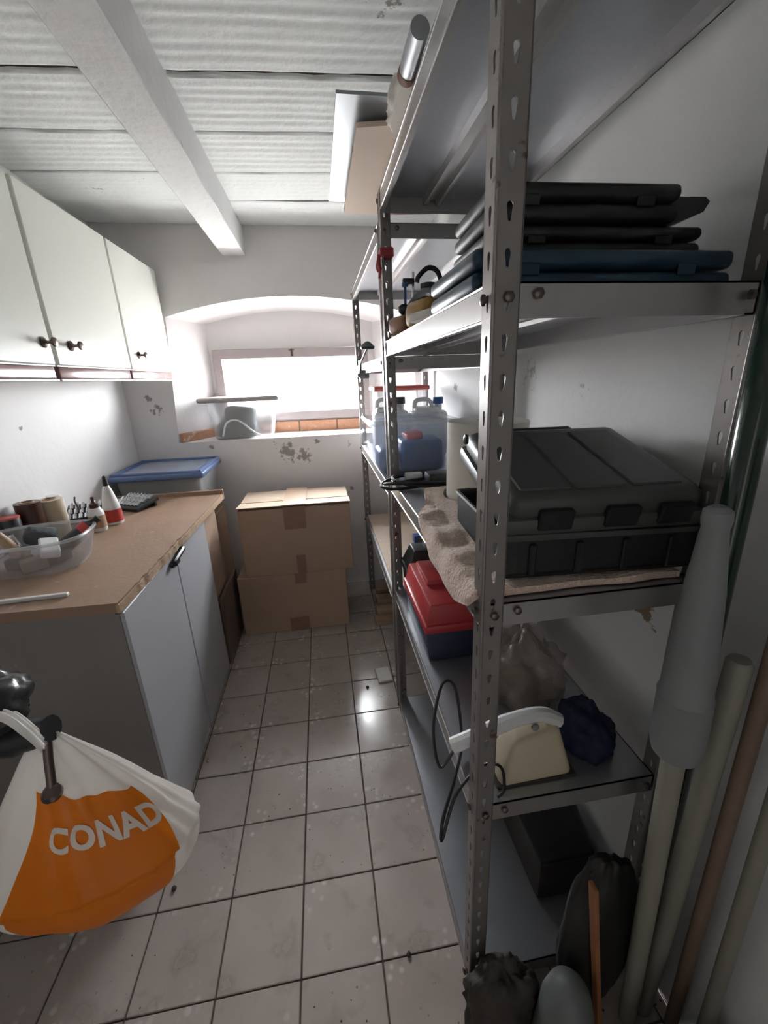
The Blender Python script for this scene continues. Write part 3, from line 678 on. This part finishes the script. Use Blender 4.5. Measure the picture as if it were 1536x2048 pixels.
part('handle', MB().rbox(-.42, .42, cdp+.0, cdp+.12, .10, .30, .05, 2, Tl), 'black_plastic', lid_)
part('latch', MB().lathe([(.05, 0), (.05, .03), (.03, .04)], 12, Tl @ TR(-cw/2+.0, cdp-.22, .32) @ RY(-PI/2)), 'black_plastic', lid_)
pr_ = thing('paper_roll', 'large white paper roll standing behind the big black case', 'paper roll', (3.08, -.52, z))
part('roll', MB().lathe([(.56, 0), (.56, 1.12)], 40, None, False, False).lathe([(.56, 1.12), (.14, 1.12)], 40, None, False, False).lathe([(.14, 0), (.14, 1.12)], 20, None, False, False), 'paper_white', pr_)
part('core', MB().lathe([(.142, 0), (.142, 1.13)], 20, None, False, False).lathe([(.11, 0), (.11, 1.13)], 20, None, False, False), 'cardboard', pr_)
cbp = []
for i in range(90):
    t_ = i/89; a = t_*2*PI*3.2; cbp.append((2.28+.58*math.cos(a)*(.9+.18*math.sin(a*.7)), .42+.42*math.sin(a)*(.75+.25*math.cos(a*.45)), z+.06+.05*math.sin(a*1.3)+.04*t_))
cbl = thing('coiled_cable', 'black coiled cable with plug hanging over the shelf edge', 'cable')
part('cord', MB().tube(cbp, .027, 8), 'black_rubber', cbl)
part('plug', MB().rbox(2.12, 2.42, .62, .74, z+.06, z+.17, .03, 2), 'white_plastic', cbl)
part('adapter', MB().rbox(2.42, 2.86, .18, .55, z+.01, z+.22, .05, 2), 'black_plastic', cbl)

# ---------------- near unit, lower shelf: toolboxes, hand appliance, plastic bag
z = 2.93
def toolbox(loc, w, d, h, mb_, ml, label, inset):
    t_ = thing('toolbox', label, 'toolbox', loc)
    part('box_body', MB().rbox(-w/2, w/2, -d/2, d/2, 0, h*.58, .05, 2, None, .06), mb_, t_)
    lid = MB()
    zl = h*.58; q_ = .06 if inset else .13
    lid.rbox(-w/2-.03, w/2+.03, -d/2-.03, d/2+.03, zl-.04, zl+.10, .04, 2)
    vs = [(-w/2, -d/2, zl+.08), (w/2, -d/2, zl+.08), (w/2, d/2, zl+.08), (-w/2, d/2, zl+.08), (-w/2+q_, -d/2+q_*.8, h), (w/2-q_, -d/2+q_*.8, h), (w/2-q_, d/2-q_*.8, h), (-w/2+q_, d/2-q_*.8, h)]
    b = bmesh.new(); V = [b.verts.new(v) for v in vs]
    for f in ((3,2,1,0),(4,5,6,7),(0,1,5,4),(1,2,6,5),(2,3,7,6),(3,0,4,7)): b.faces.new([V[i] for i in f])
    bmesh.ops.bevel(b, geom=b.edges[:], offset=.03, segments=2, profile=.5, affect='EDGES')
    lid.merge(b); lm = part('lid', lid, ml, t_)
    if inset:
        part('lid_step', MB().rbox(-w/2+.16, .10, -d/2+.60, d/2-.12, h-.03, h+.07, .04, 2), ml, lm)
        part('handle', MB().rbox(.16, .62, -.14, .36, h+.0, h+.06, .03, 2), 'black_plastic', lm)
    else:
        part('handle', MB().rbox(-.3, .3, -.16, .16, h-.01, h+.05, .03, 2), 'black_plastic', lm)
    return t_
toolbox((2.68, -.52, z), 1.36, 1.52, .92, 'toolbox_blue', 'red_plastic', 'dark blue toolbox with red lid on the lower shelf', True)
toolbox((2.74, .66, z), 1.30, .62, 1.0, 'black_plastic', 'black_plastic', 'all black toolbox behind the red-lidded toolbox', False)
ap = thing('hand_appliance', 'cream hand appliance with white handle on the lower shelf', 'appliance', (2.64, -3.05, z))
b = bmesh.new()
pr2 = [(-.40, -.22, 0), (.42, -.20, 0), (.42, .20, 0), (-.40, .22, 0), (-.22, -.14, .48), (.26, -.12, .58), (.26, .12, .58), (-.22, .14, .48)]
V = [b.verts.new(v) for v in pr2]
for f in ((3,2,1,0),(4,5,6,7),(0,1,5,4),(1,2,6,5),(2,3,7,6),(3,0,4,7)): b.faces.new([V[i] for i in f])
bmesh.ops.bevel(b, geom=b.edges[:], offset=.07, segments=3, profile=.5, affect='EDGES')
part('appliance_body', MB().merge(b), 'cream_plastic', ap)
part('sole', MB().rbox(-.42, .44, -.21, .21, -.0, .03, .012, 1), 'dark_brown', ap)
part('handle', MB().tube(bez([(.30, 0, .55), (.10, 0, .66), (-.20, .02, .62), (-.55, .05, .46), (-.80, .08, .34)], 6), [.075]*13+[.08]*12, 10), 'white_plastic', ap)
part('button', MB().lathe([(.04, 0), (.04, .02), (.02, .03)], 12, TR(.0, -.075, .60) @ RX(PI/2)), 'grey_sleeve', ap)
part('cord', MB().tube(bez([(-.78, .06, .30), (-.95, .02, .16), (-.98, .15, .55), (-.80, .45, .80), (-.62, .55, .62), (-.60, .35, .1), (-.78, .0, .05), (-1.02, -.35, -.05), (-1.05, -.42, -.22), (-.85, -.22, .06), (-.55, -.10, .22), (-.40, -.20, .30), (-.38, -.27, .10), (-.45, -.29, .02)], 8), .016, 6), 'black_rubber', ap)
def crumple(loc, rx, ry, rz_, seed, amp=.25, freq=2.5, flat=.35, n=48):
    mb = MB()
    def f(u, v):
        a = 2*PI*u; t_ = PI*v; d = Vector((math.sin(t_)*math.cos(a), math.sin(t_)*math.sin(a), math.cos(t_)))
        k = 1+amp*noise.noise(d*freq+Vector((seed, 0, 0)))+amp*.7*(abs(noise.noise(d*freq*2.3+Vector((0, seed, 0))))-.25)+amp*.25*noise.noise(d*freq*5+Vector((0, 0, seed)))
        zz = d.z*k; zz = max(zz, -flat)
        return (d.x*k*rx, d.y*k*ry, (zz+flat)*rz_)
    mb.grid(f, n, n//2, True); return mb
single('plastic_bag', crumple(0, .55, .52, .66, 3.3, .3, 2.2), 'bag_clear', 'crumpled see-through plastic bag behind the hand appliance', 'bag', (3.05, -1.97, z), smooth=180)
single('blue_pouch', crumple(0, .29, .33, .34, 8.1, .2, 2.0), 'navy_cloth', 'dark blue cloth pouch beside the hand appliance', 'pouch', (3.42, -2.85, z), smooth=180)

# ---------------- near unit, top: boards and scraps sticking out over the aisle
z = 9.45
def sheet(x0, x1, y0, y1, zz, th, curl, label, name, m, cat):
    mb = MB()
    for k in (0, th):
        mb.grid(lambda u, v: (x0+(x1-x0)*u, y0+(y1-y0)*v+.10*curl*math.sin(u*PI*1.2), zz+k+curl*.16*math.sin(u*PI)*(1-v)), 16, 16)
    for (fx, cc) in ((0, 0), (0, 1), (1, 0), (1, 1)):
        def g_(s, t_, fx=fx, cc=cc):
            u, v = (s, cc) if fx == 0 else (cc, s)
            return (x0+(x1-x0)*u, y0+(y1-y0)*v+.10*curl*math.sin(u*PI*1.2), zz+th*t_+curl*.16*math.sin(u*PI)*(1-v))
        mb.grid(g_, 16, 2)
    return single(name, mb, m, label, cat)
sheet(1.17, 3.0, -.92, 1.70, z+.14, .03, 0, 'grey metal sheet on the shelf top under the ceiling', 'metal_sheet', 'sheet_grey', 'sheet')
sheet(1.40, 2.9, -.62, 1.78, z+.012, .05, .45, 'warped pale plywood board jutting out over the aisle', 'plywood_board', 'ply_pale', 'board')
single('paper_scrap', crumple(0, .22, .52, .16, 5.2, .3, 2.4, .5), 'paper_white', 'crumpled white paper bag at the shelf top edge', 'paper', (1.90, -.98, z+.02), smooth=180)
tb_ = thing('steel_profile', 'grey steel tube with rusty end on the shelf top', 'tube', (1.80, -1.62, z+.085))
part('tube', MB().lathe([(.08, -.22), (.08, .26)], 20, RX(PI/2), False, True).lathe([(.066, -.22), (.066, .26)], 20, RX(PI/2), False, False), 'galv', tb_)
part('rusty_end', MB().lathe([(.084, -.30), (.084, -.21)], 20, RX(PI/2)), 'rusty', tb_)
rb = MB(); 
xp = ax(8.7)
rb.rbox(xp-.02, xp+.19, .90, 1.10, 8.62, 8.76, .02, 1).tube(bez([(xp-.03, .96, 8.66), (xp-.045, .94, 8.54), (xp-.02, .95, 8.45), (xp-.04, .94, 8.34)], 5), [.03]*10+[.018]*6, 6).tube(bez([(xp-.03, 1.0, 8.66), (xp-.06, 1.0, 8.52), (xp-.045, .99, 8.44)], 5), .02, 6)
single('ribbon', rb, 'red_ribbon', 'dark red ribbon tied around a shelf post', 'ribbon')

# ---------------- far unit
z = 7.22
cm = thing('spring_clamp', 'grey spring clamp gripping the far shelf edge', 'clamp', (1.86, 4.35, z))
part('jaw', MB().rbox(-.10, .14, -.12, .12, -.34, -.14, .03, 2).rbox(-.16, .02, -.28, .26, -.30, -.22, .02, 1), 'grey_sleeve', cm)
part('arm', MB().tube(bez([(-.05, 0, -.2), (-.07, -.3, .0), (-.02, -.7, .18), (.02, -.95, .30)], 6), .025, 6), 'tool_dark', cm)
part('head', MB().lathe([(.14, 0), (.16, .05), (.09, .12), (.03, .16)], 16, TR(.02, -1.0, .26)), 'tool_dark', cm)
z = 4.98
cr = thing('storage_crate', 'clear plastic crate with blue things inside on the far shelving', 'crate', (2.55, 2.55, z))
cbm = MB()
for k in (1, .96): cbm.rbox(-.82*k, .85*k, -.62*k, .72*k, .02, 1.05, .10, 3, None, .16)
part('crate_body', cbm, 'clear_plastic', cr)
part('rim', MB().tube([(-.86, -.66, 1.06), (.88, -.66, 1.06), (.88, .76, 1.06), (-.86, .76, 1.06)], .05, 8, True), 'frosted', cr)
part('side_clip', MB().rbox(-.98, -.82, -.25, .25, .62, .86, .04, 2), 'frosted', cr)
part('contents', MB().rbox(-.22, .66, -.50, .3, .05, .68, .08, 3), 'blue_plastic', cr)
part('contents', MB().rbox(-.66, -.28, -.40, .4, .05, .50, .08, 3), 'blue_lid', cr)
part('contents', MB().rbox(.0, .35, -.42, .1, .66, .80, .04, 2, RY(-.12)), 'red_plastic', cr)
def jerry(x, y, w, h, capm, label):
    t_ = thing('jerrycan', label, 'jerrycan', (x, y, z), group='white jerrycans on the far shelving')
    part('can_body', MB().rbox(-w/2, w/2, -.36, .36, 0, h*.80, .12, 4), 'white_plastic', t_)
    part('shoulder', MB().rbox(-w/2+.06, w/2-.22, -.30, .30, h*.72, h*.86, .06, 3), 'white_plastic', t_)
    part('handle', MB().tube(bez([(-w/2+.10, 0, h*.76), (-w/2+.13, 0, h*.95), (0-.05, 0, h*.98), (w/2-.36, 0, h*.93), (w/2-.32, 0, h*.80)], 6), .055, 10), 'white_plastic', t_)
    part('spout', MB().lathe([(.10, h*.78), (.10, h*.92)], 16, TR(w/2-.17, 0, 0)), 'white_plastic', t_)
    part('cap', MB().lathe([(.13, h*.90), (.13, h*1.0), (.12, h*1.01)], 18, TR(w/2-.17, 0, 0)), capm, t_)
jerry(3.38, 4.0, .86, 1.40, 'blue_plastic', 'white jerrycan with a dark blue cap')
jerry(2.48, 4.25, .86, 1.42, 'tool_dark', 'white jerrycan with a dark grey cap')
rd = thing('storage_box', 'clear box with red lid behind the jerrycans', 'box', (2.95, 5.55, z))
part('box_body', MB().rbox(-.68, .68, -.5, .5, 0, 1.58, .06, 2), 'frosted', rd); part('lid', MB().rbox(-.76, .76, -.56, .56, 1.56, 1.68, .04, 2), 'red_lid', rd)
z = 2.68
single('chip_board', MB().rbox(2.0, 3.84, 1.22, 6.28, z+.0, z+.06, .01, 1), 'chip_board', 'bare chipboard panel laid on the lowest far shelf', 'board')
bb = thing('small_carton', 'little blue and yellow packet on the chipboard panel', 'packet', (3.1, 3.7, z+.06))
part('packet_body', MB().rbox(-.18, .18, -.12, .12, 0, .20, .01, 1), 'blue_plastic', bb); part('label', MB().box(-.06, .10, -.125, -.12, .05, .14), 'tool_yellow', bb)
# wooden pieces under the far unit
for i, (x, y, zz, rz, l) in enumerate(((2.42, 4.36, 0, .04, 1.1), (2.48, 4.95, 0, -.02, 1.05), (2.46, 4.62, .17, .02, 1.0), (2.52, 5.30, .17, -.05, 1.0), (2.50, 4.95, .34, .06, 1.0), (2.55, 5.55, .34, .0, .95))):
    single('wood_block', MB().rbox(-l/2, l/2, -.16, .16, 0, .165, .012, 1), 'pallet_wood', ['front bottom plank of the wood pile', 'middle bottom plank of the wood pile', 'front second-layer plank of the wood pile', 'back second-layer plank of the wood pile', 'front top plank of the wood pile', 'back top plank of the wood pile'][i], 'plank', (x, y, zz), (0, 0, rz), group='planks piled under the far shelving')
single('tile_piece', MB().rbox(-.17, .17, -.24, .24, 0, .06, .01, 1), 'debris_white', 'small pale tile offcut beside the shelf post', 'tile piece', (1.78, 2.05, 0), (0, 0, .08))
for i, (x, y, s, m) in enumerate(((1.35, 1.72, .035, 'black_rubber'), (-1.85, -1.75, .035, 'dark_brown'), (1.33, -3.0, .03, 'dark_brown'))):
    single('pebble', crumple(0, s, s*1.2, s, i+1, .3, 2, .4, 10), m, ['black crumb of dirt on the floor by the tile offcut', 'dark crumb of dirt on the floor below the shopping bag', 'dark crumb of dirt on the floor by the near shelf post'][i], 'debris', (x, y, 0))

# ================================================================== FOREGROUND RIGHT: long tools and clutter at the shelf end
bs = thing('broom', 'pale pole with grey tapered sleeve leaning at the shelf end', 'pole', (3.62, -3.92, 0))
def along(p, q): 
    p, q = Vector(p), Vector(q); d = (q-p); return p, d
P0, P1 = Vector((0, 0, .02)), Vector((-.42, -.06, 6.02))
dirv = (P1-P0).normalized(); Tq = Matrix.Translation(P0) @ dirv.to_track_quat('Z', 'Y').to_matrix().to_4x4()
part('pole', MB().lathe([(.085, 0), (.085, 4.3)], 16, Tq), 'pale_pole', bs)
part('sleeve', MB().lathe([(.10, 3.98), (.165, 4.0), (.185, 4.10), (.178, 4.55), (.182, 4.56), (.168, 4.60), (.12, 5.45), (.075, 5.90), (.085, 5.96), (.08, 6.02), (.04, 6.05)], 24, Tq), 'grey_sleeve', bs)
def pole(p, q, r, m, label, name='pole'):
    p, q = Vector(p), Vector(q); d = q-p; T = d.to_track_quat('Z', 'Y').to_matrix().to_4x4()
    return single(name, MB().lathe([(r*.8, 0), (r, .03), (r, d.length-.03), (r*.8, d.length)], 16, T), m, label, 'pole', p)
pole((3.84, -3.88, .02), (3.66, -4.0, 4.85), .085, 'pale_pole', 'plain pale pole leaning beside the grey sleeved pole')
gt = pole((3.98, -3.62, .02), (3.64, -3.66, 7.6), .095, 'green_dark', 'glossy dark green rolled tarpaulin at the shelf end', 'tarpaulin_roll'); gt['category'] = 'tarpaulin'
pole((4.04, -4.05, .02), (3.72, -4.12, 6.5), .06, 'brown_wood', 'brown wooden broom handle by the right wall')
pole((4.02, -4.35, .02), (3.86, -4.30, 5.2), .06, 'pale_pole', 'thin pale broom handle by the right wall')
single('wooden_stake', MB().rbox(-.022, .022, -.05, .05, 0, 2.5, .008, 1), 'orange_wood', 'narrow orange brown wooden stake beside the upturned tub', 'stake', (3.26, -3.93, .0), (0, math.radians(-9), 0))
single('black_sack', crumple(0, .42, .19, 1.25, 4.7, .14, 1.7, .85), 'boot_dark', 'tall black cloth sack standing behind the wooden stake', 'sack', (3.27, -3.66, 0), smooth=180)
single('dark_cloth', crumple(0, .42, .24, .62, 1.4, .25, 2.0, .5), 'dark_brown', 'dark brown cloth bundle at the foot of the shelf post', 'cloth', (2.24, -3.67, 0), smooth=180)
single('rubbish_sack', crumple(0, .48, .42, .85, 2.2, .22, 1.8, .45), 'black_bag', 'full black rubbish sack by the right wall', 'sack', (3.62, -4.78, 0), smooth=180)
bu = thing('tub', 'grey plastic tub turned upside down at the shelf end', 'tub', (2.74, -4.02, 0))
part('tub_wall', MB().lathe([(.30, 0), (.33, .0), (.33, .05), (.30, .06), (.25, .85), (.20, 1.08), (.12, 1.18), (.01, 1.22)], 28, None, False, True), 'bucket_grey', bu)
part('rim', MB().tube([(.325*math.cos(2*PI*i/28), .325*math.sin(2*PI*i/28), .03) for i in range(28)], .03, 8, True), 'bucket_grey', bu)
# dark low crate on the bottom shelf
ck = thing('dark_crate', 'dark low crate on the bottom shelf of the near unit', 'crate', (3.45, -2.1, .20))
part('crate_body', MB().rbox(-.35, .35, -.75, .75, 0, .75, .05, 2), 'dark_brown', ck); part('rim', MB().rbox(-.38, .38, -.78, .78, .70, .80, .03, 2), 'boot_dark', ck)

# ================================================================== FOREGROUND LEFT: shopping bag on a hook stand
HX, HY, HZ = -1.84, -2.86, 4.08
hs = thing('hook_bracket', 'black wall bracket with a peg carrying the bags', 'bracket', (XL, -2.62, 4.0))
rx, ry = HX-XL, HY+2.62
part('wall_plate', MB().rbox(0, .08, -.22, .22, -.3, .4, .02, 1), 'black_plastic', hs)
part('arm', MB().tube(bez([(.04, 0, .12), (rx*.5, ry*.2, .06), (rx*.78, ry*.6, -.02), (rx*.92, ry*.9, .0), (rx+.07, ry, .08)], 6), [.08]*7+[.11]*5+[.15]*7+[.13]*3+[.11]*3, 12), 'black_plastic', hs)
part('peg', MB().tube([(rx+.04, ry-.03, .04), (rx+.06, ry-.12, -.12), (rx+.10, ry-.24, -.34)], .036, 12), 'bronze', hs)
part('peg_knob', MB().lathe([(.03, -.05), (.07, -.03), (.078, .02), (.05, .05)], 16, TR(rx+.105, ry-.26, -.37) @ RX(.6)), 'bronze', hs)

BC = Vector((-1.84, -2.86, 1.86)); BH = 2.2
def bagP(u, v):
    """surface of the full carrier bag: u around (0 faces the doorway), v from the bottom to the gathered neck"""
    a = 2*PI*u; vm = .32
    if v < vm: r = math.sin(PI/2*min(1, (v/vm)**.5))
    else: s = (v-vm)/(1-vm); r = (1-s)**.95+.06
    r = max(.02, r); c, s_ = math.cos(a), math.sin(a)
    fold = 1+.045*(v**1.3)*math.sin(15*a+2.0*math.sin(4*a))+.07*noise.noise((c*1.7, s_*1.7, v*2.6))+.025*noise.noise((c*4, s_*4, v*7))
    d = Vector((s_*.93, -c*.50, 0)); d.rotate(Matrix.Rotation(math.radians(10), 3, 'Z'))
    return BC + d*(r*fold) + Vector((.08*(1-v), 0, BH*v+.06*noise.noise((c*2, s_*2, 7+v*3))*(1-v)))
def bagN(u, v, off):
    e = .004; p = bagP(u, v); a = bagP(u+e, v)-bagP(u-e, v); b_ = bagP(u, min(.99, v+e))-bagP(u, max(.01, v-e)); n_ = a.cross(b_).normalized()
    return p+n_*off
bag = thing('shopping_bag', 'full white carrier bag with orange print hanging on the black wall bracket', 'bag', BC)
sb_ = lambda p: tuple(Vector(p)-BC)
part('bag_skin', MB().grid(lambda u, v: sb_(bagP(u, .005+.99*v)), 96, 56, True), 'bag_white', bag, smooth=180)
def panelP(a, b_):
    v = .04+(.80-.15*a+.02*noise.noise((a*6, 2, 0))-.04)*b_
    ul = -.115+.07*max(0, min(1, (v-.25)/.5)); ur = .145+.055*max(0, min(1, (v-.3)/.3))
    return sb_(bagN(ul+(ur-ul)*a, v, .016))
part('printed_panel', MB().grid(panelP, 60, 60), 'orange_print', bag, smooth=180)
cu = bpy.data.curves.new('lettering', 'FONT'); cu.body = 'CONAD'; cu.size = 1; cu.shear = .25; cu.offset = .036; cu.resolution_u = 4; cu.space_character = 1.05
to = bpy.data.objects.new('lettering_src', cu); col.objects.link(to); bpy.context.view_layer.update()
me = bpy.data.meshes.new_from_object(to.evaluated_get(bpy.context.evaluated_depsgraph_get())); bpy.data.objects.remove(to)
b = bmesh.new(); b.from_mesh(me); bmesh.ops.triangulate(b, faces=b.faces[:])
bmesh.ops.subdivide_edges(b, edges=[e for e in b.edges if e.calc_length() > .15], cuts=2)
xs = [v.co.x for v in b.verts]; wx = max(xs)-min(xs); mx0 = min(xs)
for v in b.verts:
    s = (v.co.x-mx0)/wx; h = v.co.y/.72
    v.co = Vector(sb_(bagN(-.022+.205*s, .555-.085*s+.105*h, .028)))
for v in b.verts: v.co *= U
lm = bpy.data.meshes.new('lettering'); b.to_mesh(lm); b.free()
mo('lettering', lm, 'letter_white', bag)
hn = MB()
hp = bez([(HX-BC.x+.06, HY-BC.y-.10, 2.10), (HX-BC.x+.02, HY-BC.y-.14, 2.32), (HX-BC.x-.22, HY-BC.y-.02, 2.42), (HX-BC.x-.55, HY-BC.y+.06, 2.36), (HX-BC.x-.85, HY-BC.y+.10, 2.26)], 8)
def handf(u, v):        # a pleated strip of film gathered over the arm
    k = min(len(hp)-1, int(round(v*(len(hp)-1)))); wd = .10+.08*v
    side = Vector((.25, -.75, .62)).normalized(); up = Vector((.1, .6, .8))
    return hp[k]+side*(wd*(u-.5)*2)+up*(.03*math.sin(u*23)+.03*math.sin(PI*u))
hn.grid(handf, 28, len(hp))
part('handle', hn, 'bag_white', bag, smooth=180)
single('black_bag', crumple(0, .40, .40, .32, 6.4, .17, 2.2, .3), 'black_bag', 'crumpled black plastic bag on top of the hook arm', 'bag', (-2.42, -2.74, 4.14), smooth=180)
